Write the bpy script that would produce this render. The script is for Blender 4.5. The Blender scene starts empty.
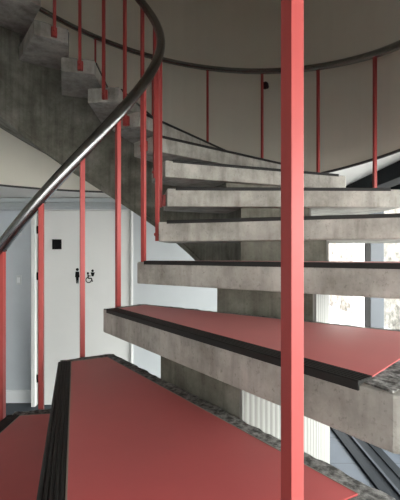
import bpy, bmesh, math, random
from mathutils import Vector, Matrix
random.seed(7)
scene = bpy.context.scene
COL = scene.collection
R = math.radians

# ------------------------------------------------------------------ layout
EYE = 1.552
CX, CY = -0.6261, 1.7581          # axis of the spiral
STEP = 18.15                      # degrees per step
A4 = -35.24                       # nosing angle of step 4
RISE = 0.17
R_IN = 0.472
def r_out(k): return {4: 1.55, 5: 1.575, 6: 1.59}.get(k, 1.535 if k < 4 else 1.602)   # the stair widens a little on its way up
TH = 0.088                        # slab thickness
def ang(k): return A4 + STEP * (k - 4)
def top(k): return EYE - 0.022 + (k - 4) * RISE
CEIL = 2.152
DRUM = 1.82
BACK = 3.87

# ------------------------------------------------------------------ materials
def new_mat(name):
    m = bpy.data.materials.new(name); m.use_nodes = True
    nt = m.node_tree
    return m, nt, nt.nodes['Principled BSDF']
def node(nt, t, **kw):
    n = nt.nodes.new(t)
    for k, v in kw.items(): setattr(n, k, v)
    return n
def ramp(nt, fac, stops):
    r = node(nt, 'ShaderNodeValToRGB')
    cr = r.color_ramp
    while len(cr.elements) < len(stops): cr.elements.new(0.5)
    for e, (p, c) in zip(cr.elements, stops):
        e.position = p; e.color = (*c, 1)
    nt.links.new(fac, r.inputs['Fac'])
    return r
def wpos(nt, scale=(1, 1, 1)):
    g = node(nt, 'ShaderNodeNewGeometry')
    mp = node(nt, 'ShaderNodeMapping')
    mp.inputs['Scale'].default_value = scale
    nt.links.new(g.outputs['Position'], mp.inputs['Vector'])
    return mp.outputs['Vector']
def noise(nt, vec, scale, detail=6, rough=.6):
    n = node(nt, 'ShaderNodeTexNoise')
    n.inputs['Scale'].default_value = scale; n.inputs['Detail'].default_value = detail
    n.inputs['Roughness'].default_value = rough
    nt.links.new(vec, n.inputs['Vector'])
    return n.outputs['Fac']
def mult(nt, a, b, f=1.0):
    m = node(nt, 'ShaderNodeMix', data_type='RGBA', blend_type='MULTIPLY')
    m.inputs[0].default_value = f
    nt.links.new(a, m.inputs[6]); nt.links.new(b, m.inputs[7])
    return m.outputs[2]
def bump(nt, h, b, strength=.3, dist=.004):
    n = node(nt, 'ShaderNodeBump')
    n.inputs['Strength'].default_value = strength; n.inputs['Distance'].default_value = dist
    nt.links.new(h, n.inputs['Height']); nt.links.new(n.outputs['Normal'], b.inputs['Normal'])

def concrete(name, lo, mid, hi, streak=(1, 1, 1), sscale=5, rough=.85, b_strength=.35, spec=.3, fine=7, spread=.17):
    m, nt, b = new_mat(name)
    v = wpos(nt); vs = wpos(nt, streak)
    c = ramp(nt, noise(nt, v, fine, 8, .65), [(.5 - spread, lo), (.5, mid), (.5 + spread, hi)])
    s = ramp(nt, noise(nt, vs, sscale, 5, .6), [(.3, (.62, .62, .6)), (.55, (1, 1, 1)), (.8, (1.0, .99, .97))])
    g = ramp(nt, noise(nt, v, 90, 3, .7), [(.28, (.55, .55, .53)), (.42, (1, 1, 1))])
    col = mult(nt, mult(nt, c.outputs[0], s.outputs[0], .9), g.outputs[0], .7)
    nt.links.new(col, b.inputs['Base Color'])
    b.inputs['Roughness'].default_value = rough
    b.inputs['Specular IOR Level'].default_value = spec
    bump(nt, noise(nt, v, 55, 8, .7), b, b_strength, .006)
    return m
def plain(name, c, rough=.5, metal=0.0, spec=.5, var=.06, scale=6, coat=0, bmp=0, sheen=0):
    m, nt, b = new_mat(name)
    v = wpos(nt)
    lo = tuple(x * (1 - var) for x in c); hi = tuple(min(1, x * (1 + var)) for x in c)
    r = ramp(nt, noise(nt, v, scale, 5, .6), [(.3, lo), (.7, hi)])
    nt.links.new(r.outputs[0], b.inputs['Base Color'])
    b.inputs['Roughness'].default_value = rough
    b.inputs['Metallic'].default_value = metal
    b.inputs['Specular IOR Level'].default_value = spec
    b.inputs['Coat Weight'].default_value = coat
    b.inputs['Sheen Weight'].default_value = sheen; b.inputs['Sheen Roughness'].default_value = .6
    if bmp: bump(nt, noise(nt, v, 120, 4, .6), b, bmp, .002)
    return m

M = {}
M['tread'] = concrete('tread_concrete', (.26, .25, .222), (.385, .37, .335), (.50, .48, .44), (3, 3, .6), 6)
M['border'] = concrete('rough_mortar', (.075, .072, .068), (.2, .196, .188), (.36, .352, .338), (1, 1, 1), 20, .9, 1.0, fine=70, spread=.11)
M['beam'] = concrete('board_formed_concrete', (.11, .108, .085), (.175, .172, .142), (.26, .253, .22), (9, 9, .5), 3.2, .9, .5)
M['red'] = plain('red_linoleum', (.58, .082, .080), .46, var=.06, scale=4, spec=.6, sheen=.09, bmp=.03)
M['rubber'] = plain('black_rubber', (.022, .021, .020), .55, var=.15, spec=.22)
M['strip'] = plain('beige_sealant', (.30, .26, .22), .6)
M['paint'] = plain('red_lacquer', (.365, .060, .055), .42, var=.04, spec=.3)
M['rail'] = plain('dark_steel_rail', (.25, .25, .25), .25, metal=1.0, var=.1, scale=14)
M['bolt'] = plain('dark_bolt', (.05, .03, .03), .4, metal=.6)
M['drum'] = plain('grey_stairwell_paint', (.72, .69, .60), .85, var=.03, scale=2, spec=.2)
M['bead'] = plain('dark_edge_bead', (.05, .048, .045), .6)
M['ceil'] = plain('white_ceiling_paint', (.70, .69, .66), .9, var=.02, spec=.2)
M['wall'] = plain('white_wall_paint', (.49, .515, .53), .75, var=.02, spec=.3)
M['wall_blue'] = plain('grey_blue_wall_paint', (.56, .60, .635), .7, var=.03, spec=.3)
M['door'] = plain('door_paint', (.74, .74, .72), .5, var=.015, spec=.4)
M['trim'] = plain('grey_trim_paint', (.42, .45, .46), .6, var=.03)
M['white'] = plain('white_gloss_paint', (.80, .82, .84), .4, var=.02)
M['black'] = plain('black_sign', (.004, .004, .004), .6, var=.1, spec=.15)
M['plate'] = plain('pale_switch_plastic', (.60, .63, .64), .4)
M['dark_metal'] = plain('anthracite_aluminium', (.007, .009, .011), .65, spec=.08, var=.08)
M['ridge'] = plain('grey_metal_ridge', (.03, .034, .04), .6, spec=.1)
M['blue_panel'] = plain('blue_grey_panel', (.10, .11, .125), .5, var=.04)
def floor_mat():
    m, nt, b = new_mat('grey_floor_tiles')
    br = node(nt, 'ShaderNodeTexBrick'); br.offset = 0
    br.inputs['Scale'].default_value = 1; br.inputs['Brick Width'].default_value = .4; br.inputs['Row Height'].default_value = .4
    br.inputs['Mortar Size'].default_value = .005
    br.inputs['Color1'].default_value = (.06, .07, .083, 1); br.inputs['Color2'].default_value = (.068, .077, .09, 1)
    br.inputs['Mortar'].default_value = (.033, .039, .046, 1)
    v = wpos(nt); nt.links.new(v, br.inputs['Vector'])
    n = ramp(nt, noise(nt, v, 9), [(.3, (.88, .88, .88)), (.7, (1, 1, 1))])
    nt.links.new(mult(nt, br.outputs['Color'], n.outputs[0]), b.inputs['Base Color'])
    b.inputs['Roughness'].default_value = .6; b.inputs['Specular IOR Level'].default_value = .15
    return m
M['floor'] = floor_mat()
def ribbed():  # beam's outer concrete, own colour standing in for its window-lit brightness
    m, nt, b = new_mat('window_lit_ribbed_concrete')
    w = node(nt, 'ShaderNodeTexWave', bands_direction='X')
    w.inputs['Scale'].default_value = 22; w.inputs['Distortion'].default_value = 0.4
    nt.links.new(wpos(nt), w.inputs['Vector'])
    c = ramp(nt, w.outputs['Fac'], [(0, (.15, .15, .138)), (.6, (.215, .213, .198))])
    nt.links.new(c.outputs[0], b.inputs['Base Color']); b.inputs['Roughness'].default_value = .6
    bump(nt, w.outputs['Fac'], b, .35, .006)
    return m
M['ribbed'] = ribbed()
def glass():
    m, nt, b = new_mat('clear_glass')
    nt.nodes.remove(b)
    out = nt.nodes['Material Output']
    t = node(nt, 'ShaderNodeBsdfTransparent'); t.inputs[0].default_value = (.93, .95, .95, 1)
    g = node(nt, 'ShaderNodeBsdfGlossy'); g.inputs['Roughness'].default_value = .02
    lw = node(nt, 'ShaderNodeLayerWeight'); lw.inputs['Blend'].default_value = .5
    p5 = node(nt, 'ShaderNodeMath', operation='POWER'); p5.inputs[1].default_value = 5
    nt.links.new(lw.outputs['Facing'], p5.inputs[0])
    f = node(nt, 'ShaderNodeMath', operation='MULTIPLY_ADD'); f.inputs[1].default_value = .9; f.inputs[2].default_value = .03
    nt.links.new(p5.outputs[0], f.inputs[0])
    mx = node(nt, 'ShaderNodeMixShader')
    nt.links.new(f.outputs[0], mx.inputs[0]); nt.links.new(t.outputs[0], mx.inputs[1]); nt.links.new(g.outputs[0], mx.inputs[2])
    nt.links.new(mx.outputs[0], out.inputs['Surface'])
    return m
M['glass'] = glass()
M['stone'] = concrete('pale_outdoor_stone', (.03, .026, .02), (.12, .11, .095), (.19, .18, .165), (1, 1, 1), 3)
M['ground'] = concrete('pale_outdoor_paving', (.27, .255, .235), (.33, .315, .30), (.38, .37, .355), (1, 1, 1), 3)

# ------------------------------------------------------------------ helpers
def link(name, bm, mat, parent=None, smooth=False, bevel=0):
    bmesh.ops.recalc_face_normals(bm, faces=bm.faces)
    if bevel:
        es = [e for e in bm.edges if len(e.link_faces) == 2 and e.calc_face_angle(0) > .6]
        bmesh.ops.bevel(bm, geom=es, offset=bevel, segments=2, profile=.6, affect='EDGES', clamp_overlap=True)
    me = bpy.data.meshes.new(name); bm.to_mesh(me); bm.free()
    for p in me.polygons: p.use_smooth = smooth
    me.materials.append(M[mat])
    o = bpy.data.objects.new(name, me); COL.objects.link(o)
    if parent: o.parent = parent
    return o
def empty(name, loc=(0, 0, 0), rz=0):
    o = bpy.data.objects.new(name, None); COL.objects.link(o)
    o.location = loc; o.rotation_euler = (0, 0, rz); o.empty_display_size = .1
    return o
def tag(o, label, cat, group=None):
    o['label'] = label; o['category'] = cat
    if group: o['group'] = group
    return o
def struct(o):
    o['kind'] = 'structure'; return o
def box(bm, x0, x1, y0, y1, z0, z1):
    vs = [bm.verts.new((x, y, z)) for z in (z0, z1) for x, y in ((x0, y0), (x1, y0), (x1, y1), (x0, y1))]
    for f in ((0, 3, 2, 1), (4, 5, 6, 7), (0, 1, 5, 4), (1, 2, 6, 5), (2, 3, 7, 6), (3, 0, 4, 7)):
        bm.faces.new([vs[i] for i in f])
    return bm
def boxes(*bs):
    bm = bmesh.new()
    for b in bs: box(bm, *b)
    return bm
def prism(bm, pts, z0, z1):
    lo = [bm.verts.new((x, y, z0)) for x, y in pts]; hi = [bm.verts.new((x, y, z1)) for x, y in pts]
    bm.faces.new(lo[::-1]); bm.faces.new(hi)
    n = len(pts)
    for i in range(n): bm.faces.new((lo[i], lo[(i + 1) % n], hi[(i + 1) % n], hi[i]))
    return bm
def disc(bm, c, axis, r, h, n=14):
    a = Vector(axis).normalized(); u = a.orthogonal().normalized(); w = a.cross(u); c = Vector(c)
    rings = []
    for hh, rr in ((0, r), (h * .7, r), (h, r * .75)):
        rings.append([bm.verts.new(c + a * hh + (u * math.cos(t) + w * math.sin(t)) * rr) for t in (2 * math.pi * i / n for i in range(n))])
    bm.faces.new(rings[0][::-1]); bm.faces.new(rings[-1])
    for A, B in zip(rings, rings[1:]):
        for i in range(n): bm.faces.new((A[i], A[(i + 1) % n], B[(i + 1) % n], B[i]))
    return bm
def tube(pts, r, n=14):
    bm = bmesh.new(); rings = []
    for i, p in enumerate(pts):
        t = (pts[min(i + 1, len(pts) - 1)] - pts[max(i - 1, 0)]).normalized()
        u = Vector((0, 0, 1)).cross(t).normalized(); w = t.cross(u)
        rings.append([bm.verts.new(p + (u * math.cos(a) + w * math.sin(a)) * r) for a in (2 * math.pi * j / n for j in range(n))])
    for A, B in zip(rings, rings[1:]):
        for i in range(n): bm.faces.new((A[i], A[(i + 1) % n], B[(i + 1) % n], B[i]))
    bm.faces.new(rings[0][::-1]); bm.faces.new(rings[-1])
    return bm

# ------------------------------------------------------------------ steps
# local frame of a step: origin on the nosing ray at radius RM, x outwards, y anticlockwise, z = 0 at the slab's underside
RM = 1.0
F_OFF = -0.013                    # front edge runs a little before the ray
B_OFF = 0.027                     # rear edge runs past the next step's ray
def on_front(r, d=F_OFF): return (r - RM, d)
def on_rear(r, d=B_OFF):
    a = R(STEP)
    return (r * math.cos(a) - d * math.sin(a) - RM, r * math.sin(a) + d * math.cos(a))
def arc(r, a0, a1, n):
    return [(r * math.cos(R(a0 + (a1 - a0) * i / n)) - RM, r * math.sin(R(a0 + (a1 - a0) * i / n))) for i in range(n + 1)]
def edge_pts(a, b, n): return [(a[0] + (b[0] - a[0]) * i / n, a[1] + (b[1] - a[1]) * i / n) for i in range(n)]

def make_step(R_OUT):
    RIM = R_OUT - .062
    root = empty('stair_step')
    # slab with rounded outer corners
    fo, ro = on_front(R_OUT), on_rear(R_OUT)
    pts = [on_front(R_IN), on_front(R_OUT - .012), (fo[0] - .0035, fo[1] + .0035), (fo[0], fo[1] + .012)]
    pts += arc(R_OUT + .002, 3.5, STEP - 1.0, 6)
    pts += [on_rear(R_OUT - .006, B_OFF - .006), on_rear(R_OUT - .03), on_rear(R_IN)]
    link('slab', prism(bmesh.new(), pts, 0, TH - .004), 'tread', root, bevel=.005)
    # rough mortar border around the red inset (ragged outer rim)
    def ring(inner, outer):
        bm = bmesh.new(); n = len(inner)
        it = [bm.verts.new((x, y, TH - .001 + random.uniform(-.0008, .0006))) for x, y in inner]
        ot = [bm.verts.new((x, y, TH - .0015 + random.uniform(-.0025, .0010))) for x, y in outer]
        ib = [bm.verts.new((x, y, TH - .006)) for x, y in inner]; ob = [bm.verts.new((x, y, TH - .006)) for x, y in outer]
        for i in range(n - 1):
            j = i + 1
            bm.faces.new((it[i], ot[i], ot[j], it[j])); bm.faces.new((ot[i], ob[i], ob[j], ot[j]))
            bm.faces.new((ib[i], it[i], it[j], ib[j])); bm.faces.new((ob[i], ib[i], ib[j], ob[j]))
        for i in (0, n - 1): bm.faces.new((it[i], ib[i], ob[i], ot[i]))
        return bm
    NI, RI = .512, RIM            # inset radii
    i1 = edge_pts(on_front(NI, .0), on_rear(NI, -.013), 8) + edge_pts(on_rear(NI, -.013), on_rear(RI, -.013), 60) \
        + edge_pts(on_rear(RI, -.013), on_front(RI, .0), 20) + [on_front(RI, .0)]
    e = .003
    o1 = edge_pts(on_front(R_IN + e, F_OFF + e), on_rear(R_IN + e, B_OFF - e), 8) + edge_pts(on_rear(R_IN + e, B_OFF - e), on_rear(R_OUT - .012, B_OFF - e), 60) \
        + edge_pts(on_rear(R_OUT - .012, B_OFF - .006), on_front(R_OUT - .014, F_OFF + .006), 20) + [on_front(R_OUT - .014, F_OFF + .006)]
    o1 = [(x + random.uniform(-.002, .002), y + random.uniform(-.002, .002)) for x, y in o1]
    link('mortar_border', ring(i1, o1), 'border', root)
    # red inset and its thin pale joint
    fy = .024
    bm = prism(bmesh.new(), [on_front(NI + .003, fy), on_front(RI - .002, fy), on_rear(RI - .002, -.015), on_rear(NI + .003, -.015)], TH - .005, TH + .001)
    link('linoleum_inset', bm, 'red', root)
    bm = bmesh.new(); w = .0022
    P = [on_front(NI + .002, fy - .001), on_front(RI, fy - .001), on_rear(RI, -.013), on_rear(NI + .002, -.013)]
    Q = [on_front(NI + .002 + w, fy + w), on_front(RI - w, fy + w), on_rear(RI - w, -.013 - w), on_rear(NI + .002 + w, -.013 - w)]
    for i in (0, 2, 3):
        j = (i + 1) % 4
        prism(bm, [P[i], P[j], Q[j], Q[i]], TH - .004, TH + .0016)
    link('joint_strip', bm, 'strip', root)
    # ridged nosing, lip over the front edge
    prof = [(-.017, -.012), (-.017, .001)]
    y = -.015
    for k in range(5):
        prof += [(y, .003), (y + .0042, .003), (y + .0048, .0012), (y + .0068, .0012)]
        y += .0078
    prof += [(fy - .0005, .003), (fy - .0005, -.003), (F_OFF, -.003), (F_OFF, -.012)]
    bm = bmesh.new()
    A = [bm.verts.new((NI - RM, a, TH + b)) for a, b in prof]; B = [bm.verts.new((RI - RM, a, TH + b)) for a, b in prof]
    n = len(prof)
    for i in range(n): bm.faces.new((A[i], A[(i + 1) % n], B[(i + 1) % n], B[i]))
    bm.faces.new(A[::-1]); bm.faces.new(B)
    link('ridged_nosing', bm, 'rubber', root)
    return root
def copy_tree(o, parent=None):
    c = o.copy(); COL.objects.link(c)
    if parent: c.parent = parent
    for ch in list(o.children): copy_tree(ch, c)
    return c

K0, K1 = -5, 16
step_label = {
    0: 'concrete step at the left edge of the photo, one below the lower-left red step',
    1: 'small corner of a red topped step at the lower left of the photo',
    2: 'large red topped step in the foreground, ridged black nosing on its left',
    3: 'red topped concrete step right above the foreground step, behind the near red post',
    4: 'grey concrete step at eye level, second above the large foreground step',
    5: 'grey concrete step seen just from below, first above the eye level step',
    6: 'grey concrete step meeting a thin red post at right, second above eye level step',
    7: 'grey concrete step with free right end under round wall, third above eye level',
    8: 'concrete step with thin dark nosing, fourth above the eye level step',
    9: 'concrete step with slanting black nosing line before the round wall, fifth above eye level',
    10: 'shaded concrete step at the bend, right end of the far flight',
    11: 'shaded concrete step end with red foot, second from right in the far flight',
    12: 'dark concrete step end with red post foot near top left, third of the far flight',
    13: 'rounded dark step end in the top left corner of the photo',
    14: 'dark concrete step above the top left corner, next after the corner step',
}
protos = {}
for k in range(K0, K1 + 1):
    ro_ = r_out(k)
    if ro_ not in protos: o = protos[ro_] = make_step(ro_)
    else: o = copy_tree(protos[ro_])
    a = R(ang(k))
    o.location = (CX + RM * math.cos(a), CY + RM * math.sin(a), top(k) - TH)
    o.rotation_euler = (0, 0, a)
    lab = step_label.get(k)
    if lab is None:
        lab = ('concrete step with red top low in the stair, number %s up from the floor' % {-5: 'one', -4: 'two', -3: 'three', -2: 'four', -1: 'five'}[k]) if k < 0 \
            else 'concrete step above the top left corner, number %s after the corner step' % {15: 'two', 16: 'three'}[k]
    tag(o, lab, 'step', 'steps of the spiral stair')

# ------------------------------------------------------------------ spine beam
RA, RB, DEPTH = .82, 1.16, .735
root = empty('stair_beam', (CX + .99 * math.cos(R(ang(K0))), CY + .99 * math.sin(R(ang(K0))), 0))
tag(root, 'curved grey board-marked concrete beam carrying the steps of the spiral stair', 'beam')
bm = bmesh.new()
NS = 6; D = 1.6
def helix(a): return top(4) + (a - A4) / STEP * RISE
secs = []
for k in range(K0, K1 + 1):
    for i in range(NS + 1):
        a = ang(k) + D + STEP * i / NS
        secs.append((a, max(0.0, helix(a) - DEPTH), top(k) - TH))
def P(r, a, z): return bm.verts.new((CX + r * math.cos(R(a)) - root.location.x, CY + r * math.sin(R(a)) - root.location.y, z))
def outer_bottom(a):               # the beam's outer side hangs deeper along the lower flight
    q = min(1, max(0, (a - 5) / 45)); q = q * q * (3 - 2 * q)
    return max(0.0, helix(a) - (1.0 * (1 - q) + .645 * q))
rows = [[P(RA, a, zb), P(RA + .004, a, zt), P(RB - .004, a, zt), P(RB, a, outer_bottom(a))] for a, zb, zt in secs]
for A, B in zip(rows, rows[1:]):
    for i in range(4):
        j = (i + 1) % 4
        try: bm.faces.new((A[i], A[j], B[j], B[i]))
        except ValueError: pass
bm.faces.new(rows[0][::-1]); bm.faces.new(rows[-1])
bmesh.ops.remove_doubles(bm, verts=bm.verts, dist=.0005)
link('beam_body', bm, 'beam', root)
# added ribbed shell on the outer face, window light put into its colour
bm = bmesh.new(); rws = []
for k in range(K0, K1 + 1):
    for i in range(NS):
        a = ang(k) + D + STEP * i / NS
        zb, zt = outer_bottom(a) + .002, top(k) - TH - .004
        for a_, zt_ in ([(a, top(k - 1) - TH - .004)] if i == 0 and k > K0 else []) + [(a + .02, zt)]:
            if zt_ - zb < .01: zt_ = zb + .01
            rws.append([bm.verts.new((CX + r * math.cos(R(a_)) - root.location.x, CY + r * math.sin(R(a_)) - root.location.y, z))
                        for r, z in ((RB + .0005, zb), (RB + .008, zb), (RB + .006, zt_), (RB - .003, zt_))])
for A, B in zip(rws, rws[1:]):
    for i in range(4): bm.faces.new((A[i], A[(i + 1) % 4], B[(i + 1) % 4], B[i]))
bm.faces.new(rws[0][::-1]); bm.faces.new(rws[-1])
c_ = link('lit_outer_face', bm, 'ribbed', root); c_['label'] = 'ribbed outer beam face, window light put into its colour'
# narrow chamfer rib along the lower inner edge of the beam
bm = bmesh.new(); rws = []
for i in range(0, 4 * (K1 - 4 + 5)):
    a = ang(-1) + STEP * i / 4
    if a > ang(K1 + 1): break
    zb = max(0.0, helix(a) - DEPTH)
    rws.append([bm.verts.new((CX + r * math.cos(R(a)) - root.location.x, CY + r * math.sin(R(a)) - root.location.y, z))
                for r, z in ((RA - .006, zb - .004), (RA - .006, zb + .028), (RA + .006, zb + .036), (RA + .03, zb - .004))])
for A, B in zip(rws, rws[1:]):
    for i in range(4): bm.faces.new((A[i], A[(i + 1) % 4], B[(i + 1) % 4], B[i]))
bm.faces.new(rws[0][::-1]); bm.faces.new(rws[-1])
link('edge_rib', bm, 'beam', root)

# ------------------------------------------------------------------ handrails
PI_, PO_ = 8.22, 9.2               # angular place of inner / outer posts on their step
RPI = .439
def rpo(t):                        # radius of the outer railing at step number t (fractional)
    if t <= 3: return 1.5515
    if t >= 6: return 1.614
    q = (t - 3) / 3
    return 1.5515 + .0625 * q
HI, HO = .738, .785
def zrail(a, p, h): return top(4) + (a - A4 - p) / STEP * RISE + h
def rail(name, rf, p, h, k0, k1, lab):
    a0, a1 = ang(k0) + p - 6, ang(k1) + p + 6
    n = int((a1 - a0) / 3)
    rad = lambda a: rf((a - A4 - p) / STEP + 4)
    base = Vector((CX + rad(a0) * math.cos(R(a0)), CY + rad(a0) * math.sin(R(a0)), zrail(a0, p, h)))
    pts = []
    for i in range(n + 1):
        a = a0 + (a1 - a0) * i / n
        r = rad(a)
        pts.append(Vector((CX + r * math.cos(R(a)), CY + r * math.sin(R(a)), zrail(a, p, h))) - base)
    o = link(name, tube(pts, .0215), 'rail', None, smooth=True)
    o.location = base
    tag(o, lab, 'handrail')
    return o
rail('handrail', lambda t: RPI, PI_, HI, K0, K1, 'dark shiny round handrail sweeping up the left and curling back at the top')
rail('handrail', rpo, PO_, HO, K0, K1, 'dark round handrail curving across the grey stairwell wall, outer side of stair')

# ------------------------------------------------------------------ balusters
PS = .0083                         # half width of the square bar
def make_baluster(side, R_=1.6):
    h = HI if side < 0 else HO
    root = empty('baluster')
    link('post', boxes((-PS, PS, -PS, PS, -TH + .006, h - .019)), 'paint', root, bevel=.0012)
    if side < 0:
        fp = link('foot_plate', boxes((PS, .0325, -.016, .016, -.076, -.022)), 'paint', root, bevel=.003)
        bm = disc(bmesh.new(), (-PS, 0, -.052), (-1, 0, 0), .0075, .006)
    else:
        fp = link('foot_plate', boxes((-.016 if R_ > 1.54 else -.017, -PS, -.019, .019, -.078, -.012)), 'paint', root, bevel=.002)
        bm = disc(bmesh.new(), (PS, 0, -.052), (1, 0, 0), .0075, .006)
    link('bolt', bm, 'paint', root)
    cap = link('saddle', boxes((-.006, .006, -.014, .014, h - .021, h - .0165)), 'bolt', root)
    return root
def ordn(k): return {0: 'at the left edge of the photo', 1: 'at the small lower left step'}.get(k)
in_label = {
    0: 'red square baluster at the very left edge of the photo under the shiny handrail',
    1: 'red square baluster in front of the door edge, ending at the lower left step',
    2: 'red square baluster at the end of the foreground step, before the door signs',
    3: 'red square baluster at the left end of the red step above the foreground one',
    4: 'slim red square baluster at the left end of the eye level step',
    5: 'red square baluster whose bolted foot shows beside the first step above eye level',
    6: 'red square baluster at the handrail bend, just behind the one with bolted foot',
    7: 'red baluster on the bend of the inner handrail, third step above eye level',
    8: 'dark red baluster behind the bend, left of the handrail curl at the top',
    9: 'dark red baluster of the far flight, first left of the handrail curl',
    10: 'dark red baluster of the far flight, foot at the rightmost shaded step end',
    11: 'dark red baluster of the far flight, foot on the second shaded step end',
    12: 'dark red baluster with foot on the topmost visible step end, top left',
}
out_label = {
    2: 'large red square post close to the camera, crossing the photo from top to bottom',
    6: 'thin dark red outer post rightmost against the grey round wall',
    7: 'thin dark red outer post right of the near red post, above the free step end',
    8: 'thin dark red outer post beside the round dark wall knob',
    9: 'thin dark red outer post left of the dark wall knob, leftmost on the round wall',
}
WORD = {-5: 'first', -4: 'second', -3: 'third', -2: 'fourth', -1: 'fifth', 0: 'sixth', 1: 'seventh', 2: 'eighth', 3: 'ninth', 4: 'tenth', 5: 'eleventh',
        6: 'twelfth', 7: 'thirteenth', 8: 'fourteenth', 9: 'fifteenth', 10: 'sixteenth', 11: 'seventeenth', 12: 'eighteenth', 13: 'nineteenth',
        14: 'twentieth', 15: 'last but one', 16: 'last'}
for side, labels, rf, p, grp in ((-1, in_label, lambda t: RPI, PI_, 'inner balusters of the spiral stair'), (1, out_label, lambda t: r_out(t) + (.016 if t > 3 else .017), PO_, 'outer balusters of the spiral stair')):
    prs = {}
    for k in range(K0, K1 + 1):
        key = side > 0 and k <= 3
        if key not in prs: o = prs[key] = make_baluster(side, 1.535 if key else 1.6)
        else: o = copy_tree(prs[key])
        r = rf(k)
        a = R(ang(k) + p)
        o.location = (CX + r * math.cos(a), CY + r * math.sin(a), top(k))
        o.rotation_euler = (0, 0, a)
        lab = labels.get(k) or 'red baluster at the %s end of the %s step above the floor' % ('inner' if side < 0 else 'outer', WORD[k])
        tag(o, lab, 'baluster', grp)

# ------------------------------------------------------------------ setting
XL, XR, YF = -3.6, 1.62, -3.6
struct(link('floor', boxes((XL, XR + .1, YF, BACK + .25, -.12, 0)), 'floor'))
# ceiling with the round well
bm = bmesh.new(); n = 96; o0 = []; o1 = []; i0 = []; i1 = []
x0, x1, y0, y1 = XL, XR + .12, YF, BACK + .25
for i in range(n):
    t = 2 * math.pi * i / n; c, s = math.cos(t), math.sin(t)
    ks = []
    if c > 1e-9: ks.append((x1 + .3 - CX) / c)
    if c < -1e-9: ks.append((x0 - CX) / c)
    if s > 1e-9: ks.append((y1 - CY) / s)
    if s < -1e-9: ks.append((y0 - CY) / s)
    q = min(ks)
    for lst, rr, z in ((o0, q, CEIL), (o1, q, CEIL + .15), (i0, DRUM, CEIL), (i1, DRUM, CEIL + .15)):
        lst.append(bm.verts.new((CX + rr * c, CY + rr * s, z)))
for i in range(n):
    j = (i + 1) % n
    bm.faces.new((o0[i], o0[j], i0[j], i0[i])); bm.faces.new((o1[i], i1[i], i1[j], o1[j]))
    bm.faces.new((i0[i], i0[j], i1[j], i1[i])); bm.faces.new((o0[i], o1[i], o1[j], o0[j]))
struct(link('ceiling', bm, 'ceil'))
# round stairwell wall above the ceiling
def ring_wall(r0, r1, z0, z1, n=96):
    bm = bmesh.new(); V = []
    for i in range(n):
        t = 2 * math.pi * i / n
        V.append([bm.verts.new((CX + r * math.cos(t), CY + r * math.sin(t), z)) for r, z in ((r0, z0), (r1, z0), (r1, z1), (r0, z1))])
    for i in range(n):
        A, B = V[i], V[(i + 1) % n]
        for q in range(4): bm.faces.new((A[q], A[(q + 1) % 4], B[(q + 1) % 4], B[q]))
    return bm
DTOP = 5.2
struct(link('wall_stairwell', ring_wall(DRUM, DRUM + .1, CEIL + .151, DTOP), 'drum', smooth=False))
struct(link('trim_1', ring_wall(DRUM - .012, DRUM - .0005, CEIL - .004, CEIL + .012), 'bead'))
struct(link('trim_2', ring_wall(DRUM - .006, DRUM - .0005, CEIL + .012, CEIL + .152), 'drum'))
bm = bmesh.new(); disc(bm, (CX, CY, DTOP), (0, 0, 1), DRUM + .1, .1, 64)
struct(link('ceiling_stairwell', bm, 'drum'))

# back wall, lower-left wall, door
XJ = -1.695                        # door jamb
XD0, XD1 = -1.669, -.722
struct(link('wall_back', boxes((XD1 + .03, 1.28, BACK, BACK + .2, 0, CEIL - .001)), 'wall'))
struct(link('wall_back_left', boxes((XL, XJ - .04, BACK + .09, BACK + .24, 0, CEIL - .001)), 'wall_blue'))
struct(link('wall_over_door', boxes((XL, XD1 + .03, BACK + .005, BACK + .085, 2.03, CEIL - .001)), 'trim'))
struct(link('trim_3', boxes((XL, XD1 + .02, BACK - .035, BACK + .004, 2.10, CEIL - .006)), 'trim', bevel=.006))
struct(link('trim_4', boxes((XL, XD1 + .02, BACK - .015, BACK + .004, 2.055, 2.075)), 'trim', bevel=.004))
struct(link('baseboard_left', boxes((XL, XJ - .04, BACK + .072, BACK + .0895, .0, .13), (XL, XJ - .04, BACK + .066, BACK + .0895, .10, .135)), 'white', bevel=.003))
door = struct(empty('door_1', ((XD0 + XD1) / 2, BACK + .01, 0)))
def dpart(name, bs, mat, bevel=0, lab=None, parent=None):
    bm = boxes(*[(a - door.location.x, b - door.location.x, c - door.location.y, d - door.location.y, e, f) for a, b, c, d, e, f in bs])
    o = link(name, bm, mat, parent or door, bevel=bevel)
    if lab: o['label'] = lab
    return o
leaf = dpart('door_leaf', [(XD0, XD1, BACK + .012, BACK + .055, .006, 2.018)], 'door', .003)
dpart('door_frame', [(XJ - .038, XJ + .002, BACK - .03, BACK + .085, 0, 2.028), (XD1 + .006, XD1 + .03, BACK - .012, BACK + .085, 0, 2.028),
                     (XJ + .002, XD1 + .006, BACK - .004, BACK + .085, 2.02, 2.029)], 'door', .003)
dpart('door_seal', [(XJ + .0025, XD0 + .012, BACK + .056, BACK + .084, .002, 2.018), (XD1 - .012, XD1 + .0055, BACK + .056, BACK + .084, .002, 2.018)], 'rubber')
struct(link('door_gap_backing', boxes((XJ - .04, XD1 + .03, BACK + .13, BACK + .2, 0, CEIL - .001)), 'wall_blue'))  # added backing, keeps sky light from leaking through the door gap
for z in (.28, 1.34, 1.82):
    dpart('hinge', [(XJ + .006, XD0 + .012, BACK + .0, BACK + .011, z - .04, z + .04)], 'dark_metal', .002)
def px(x, y, Y=BACK): return ((x - 200) * Y / 374.5, EYE - (y - 255.7) * Y / 374.5)
a0, b0 = px(52, 249.3); a1, b1 = px(61.2, 239.3)
dpart('sign_plate', [(a0, a1, BACK + .006, BACK + .0118, b0, b1)], 'black', .001, 'plain black square sign')
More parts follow.
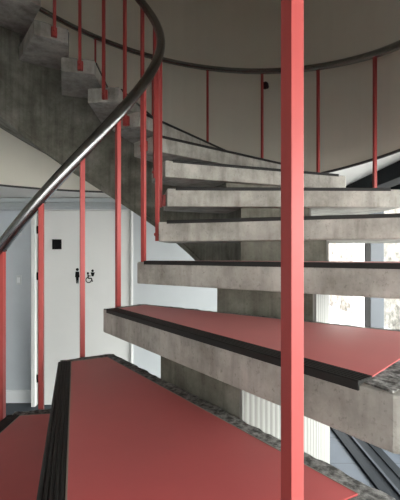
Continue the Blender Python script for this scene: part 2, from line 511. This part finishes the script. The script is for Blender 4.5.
def picto(name, shapes, lab):
    """flat vinyl figures: ('d', x, y, r) discs and ('l', x0, y0, x1, y1, w) bars in pixels of the photo's door plane"""
    bm = bmesh.new()
    yb = BACK + .0118 - door.location.y; yf = BACK + .0098 - door.location.y
    def slab(pts):
        lo = [bm.verts.new((x - door.location.x, yb, z)) for x, z in pts]; hi = [bm.verts.new((x - door.location.x, yf, z)) for x, z in pts]
        bm.faces.new(lo); bm.faces.new(hi[::-1])
        for i in range(len(pts)): bm.faces.new((lo[i], hi[i], hi[(i + 1) % len(pts)], lo[(i + 1) % len(pts)]))
    for s in shapes:
        if s[0] == 'd':
            slab([px(s[1] + s[3] * math.cos(t), s[2] + s[3] * math.sin(t)) for t in (2 * math.pi * i / 16 for i in range(16))])
        elif s[0] == 'p': slab([px(x, y) for x, y in s[1]])
        elif s[0] == 'l':
            _, xa, ya, xb, yb2, w = s
            d = Vector((xb - xa, yb2 - ya)).normalized(); nn = Vector((-d.y, d.x)) * w / 2
            slab([px(xa + nn.x, ya + nn.y), px(xb + nn.x, yb2 + nn.y), px(xb - nn.x, yb2 - nn.y), px(xa - nn.x, ya - nn.y)])
        elif s[0] == 'a':
            _, cx, cy, r, t0, t1, w = s
            N = 14; pts = []
            for i in range(N + 1):
                t = R(t0 + (t1 - t0) * i / N); pts.append((cx + (r + w / 2) * math.cos(t), cy + (r + w / 2) * math.sin(t)))
            for i in range(N, -1, -1):
                t = R(t0 + (t1 - t0) * i / N); pts.append((cx + (r - w / 2) * math.cos(t), cy + (r - w / 2) * math.sin(t)))
            slab([px(*q) for q in pts])
    o = link(name, bm, 'black', door); o['label'] = lab
picto('man_pictogram', [('d', 77, 269.6, 1.5), ('p', [(75.2, 271.6), (78.8, 271.6), (79.3, 277.2), (78.5, 277.5), (78.0, 283.5), (77.2, 283.5), (77, 279), (76.8, 283.5), (76, 283.5), (75.5, 277.5), (74.7, 277.2)])], 'black standing figure pictogram')
picto('wheelchair_pictogram', [('d', 87.6, 273.3, 1.1), ('l', 87.7, 274.4, 88.0, 278.6, 1.2), ('l', 88, 278.4, 91.0, 278.4, 1.1), ('l', 91, 278.2, 92.2, 281.8, 1.1), ('l', 87.8, 276, 90.4, 276, .9),
                               ('a', 88.3, 280, 2.7, 10, 250, .9)], 'black wheelchair pictogram')
picto('child_pictogram', [('d', 92.3, 270.8, 1.3), ('p', [(90.2, 272.4), (94.6, 272.4), (94.0, 274.0), (93.3, 276.4), (91.4, 276.4), (90.8, 274.0)])], 'small black star shaped figure pictogram')

# wall plates left of the door
for (x, y, w, h, nm, lab) in ((19.5, 232, 5, 8, 'wall_plate', 'faint pale square plate on the blue grey wall left of door, upper one'),
                              (19, 280, 5.5, 9.5, 'light_switch', 'pale light switch on the blue grey wall left of door, lower one')):
    YW = BACK + .09
    X0, Z0 = px(x, y, YW); sw, sh = w * YW / 374.5 / 2, h * YW / 374.5 / 2
    r_ = empty(nm, (X0, YW, Z0))
    link('plate', boxes((-sw, sw, -.009, -.0003, -sh, sh)), 'plate', r_, bevel=.003)
    link('rocker', boxes((-sw * .5, sw * .5, -.0125, -.009, -sh * .55, sh * .55)), 'white', r_, bevel=.001)
    tag(r_, lab, 'switch')

# dark knob on the round wall
tY = 3.135; tX = .18 * tY; tz = EYE + (255.7 - 87) * tY / 374.5
dv = Vector((CX - tX, CY - tY, 0)).normalized()
kn = empty('wall_fixture', (CX - dv.x * DRUM, CY - dv.y * DRUM, tz))
bm = disc(bmesh.new(), (0, 0, 0), dv, .016, .03, 16)
link('stem', bm, 'bolt', kn)
bm = disc(bmesh.new(), dv * .03, dv, .03, .022, 20)
link('cap', bm, 'bolt', kn)
tag(kn, 'small round dark knob on the grey stairwell wall just below the outer handrail', 'knob')


# glazed wall on the right
win = struct(empty('window_1', (XR, 1.0, 0)))
def wpart(name, bs, mat, bevel=0, lab=None, parent=win):
    bm = boxes(*[(a - XR, b - XR, c - 1.0, d - 1.0, e, f) for a, b, c, d, e, f in bs])
    o = link(name, bm, mat, parent, bevel=bevel)
    if lab: o['label'] = lab
    return o
WY0, WY1 = YF, BACK + .1
wpart('window_frame', [(XR - .03, XR + .03, WY0, WY1, .001, .05), (XR - .03, XR + .03, WY0, WY1, 2.06, CEIL - .002)], 'dark_metal', .004)
for y in (.95, -.95, -2.85):
    wpart('mullion', [(XR - .03, XR + .03, y - .045, y + .045, .05, 2.06)], 'rubber', .003, 'black upright window bar')
for a, b in ((.995, WY1), (-.905, .905), (-2.805, -.995), (WY0, -2.895)):
    wpart('pane', [(XR - .003, XR + .003, a, b, .05, 2.06)], 'glass')

# room behind the camera
struct(link('wall_left', boxes((XL - .15, XL - .001, YF, BACK + .25, 0, CEIL - .001)), 'wall'))
win2 = struct(empty('window_2', (-1.1, YF, 0)))
struct(link('wall_front', boxes((XL, XR + .1, YF - .2, YF - .001, 0, .35), (XL, -.5, YF - .2, YF - .001, .351, CEIL - .001)), 'wall'))
bm = boxes((.6, XR + .1 + 1.1, -.16, -.001, 2.0, CEIL - .001), *[(x + 1.1 - .04, x + 1.1 + .04, -.14, -.02, .351, 2.0) for x in (-.46, .6, XR + .06)])
link('window_frame', bm, 'dark_metal', win2)

# outdoors
struct(link('ground_outside', boxes((XR + .15, 30, -14, 40, -.3, -.06)), 'ground'))
struct(link('terrace_outside', boxes((-14, XR + .149, -20, YF - .21, -.3, -.06)), 'ground'))
struct(link('wall_outside', boxes((4.2, 4.6, 6, 34, -.06, 2.7)), 'stone'))

oc = empty('column', (1.54, 3.31, 0))
link('shaft', boxes((-.058, .058, -.06, .06, .0005, CEIL - .001)), 'blue_panel', oc, bevel=.004)
link('black_bar', boxes((-.107, -.0585, -.06, -.045, .0005, CEIL - .001)), 'rubber', oc, bevel=.004)
oc['label'] = 'blue grey column with a black bar on its left, before the bright glazing'; oc['category'] = 'column'
# dark floor grille along the glazing and the dark beam under the ceiling
g = empty('floor_grille', (1.305, 1.9, 0))
link('frame', boxes((-.135, -.075, -2.6, 1.9, .0005, .022), (.07, .135, -2.6, 1.9, .0005, .022)), 'dark_metal', g, bevel=.003)
link('grate', boxes((-.0745, .0695, -2.6, 1.9, .0005, .012)), 'dark_metal', g)
link('ridge', boxes((-.032, -.012, -2.6, 1.9, .0125, .03)), 'ridge', g, bevel=.003)
tag(g, 'long dark floor grille running beside the glazing at lower right', 'grille')
b_ = struct(link('trim_5', boxes((1.25, 1.38, YF, BACK + .1, 2.045, CEIL - .002)), 'dark_metal', bevel=.004))

# ------------------------------------------------------------------ light
w = bpy.data.worlds.new('overcast_sky'); scene.world = w; w.use_nodes = True
nt = w.node_tree; bg = nt.nodes['Background']
tc = node(nt, 'ShaderNodeTexCoord'); sp = node(nt, 'ShaderNodeSeparateXYZ')
nt.links.new(tc.outputs['Generated'], sp.inputs[0])
r = ramp(nt, sp.outputs['Z'], [(.0, (1.0, .97, .92)), (.35, (.97, .96, .94)), (1.0, (.85, .90, .97))])
nt.links.new(r.outputs[0], bg.inputs['Color'])
bg.inputs['Strength'].default_value = 1.0
def portal(name, loc, rot, sx, sy):
    l = bpy.data.lights.new(name, 'AREA'); l.shape = 'RECTANGLE'; l.size = sx; l.size_y = sy; l.cycles.is_portal = True
    o = bpy.data.objects.new(name, l); COL.objects.link(o); o.location = loc; o.rotation_euler = rot
portal('window_daylight', (XR + .16, .1, 1.05), (0, R(90), 0), 2.05, 7.6)
portal('window_daylight', (.58, YF - .22, 1.17), (R(-90), 0, 0), 2.2, 1.65)

# ------------------------------------------------------------------ camera
cam = bpy.data.cameras.new('camera'); co = bpy.data.objects.new('camera', cam); COL.objects.link(co)
co.location = (0, 0, EYE); co.rotation_euler = (R(90), 0, 0)
cam.sensor_fit = 'VERTICAL'; cam.sensor_height = 36; cam.lens = 374.5 / 500 * 36
cam.shift_y = 5.7 / 500; cam.clip_start = .02
scene.camera = co
vs = scene.view_settings
vs.view_transform = 'Standard'; vs.look = 'None'; vs.gamma = 1; vs.use_curve_mapping = False
vs.exposure = 3.98
scene.cycles.max_bounces = 10; scene.cycles.diffuse_bounces = 6
scene.cycles.use_denoising = True
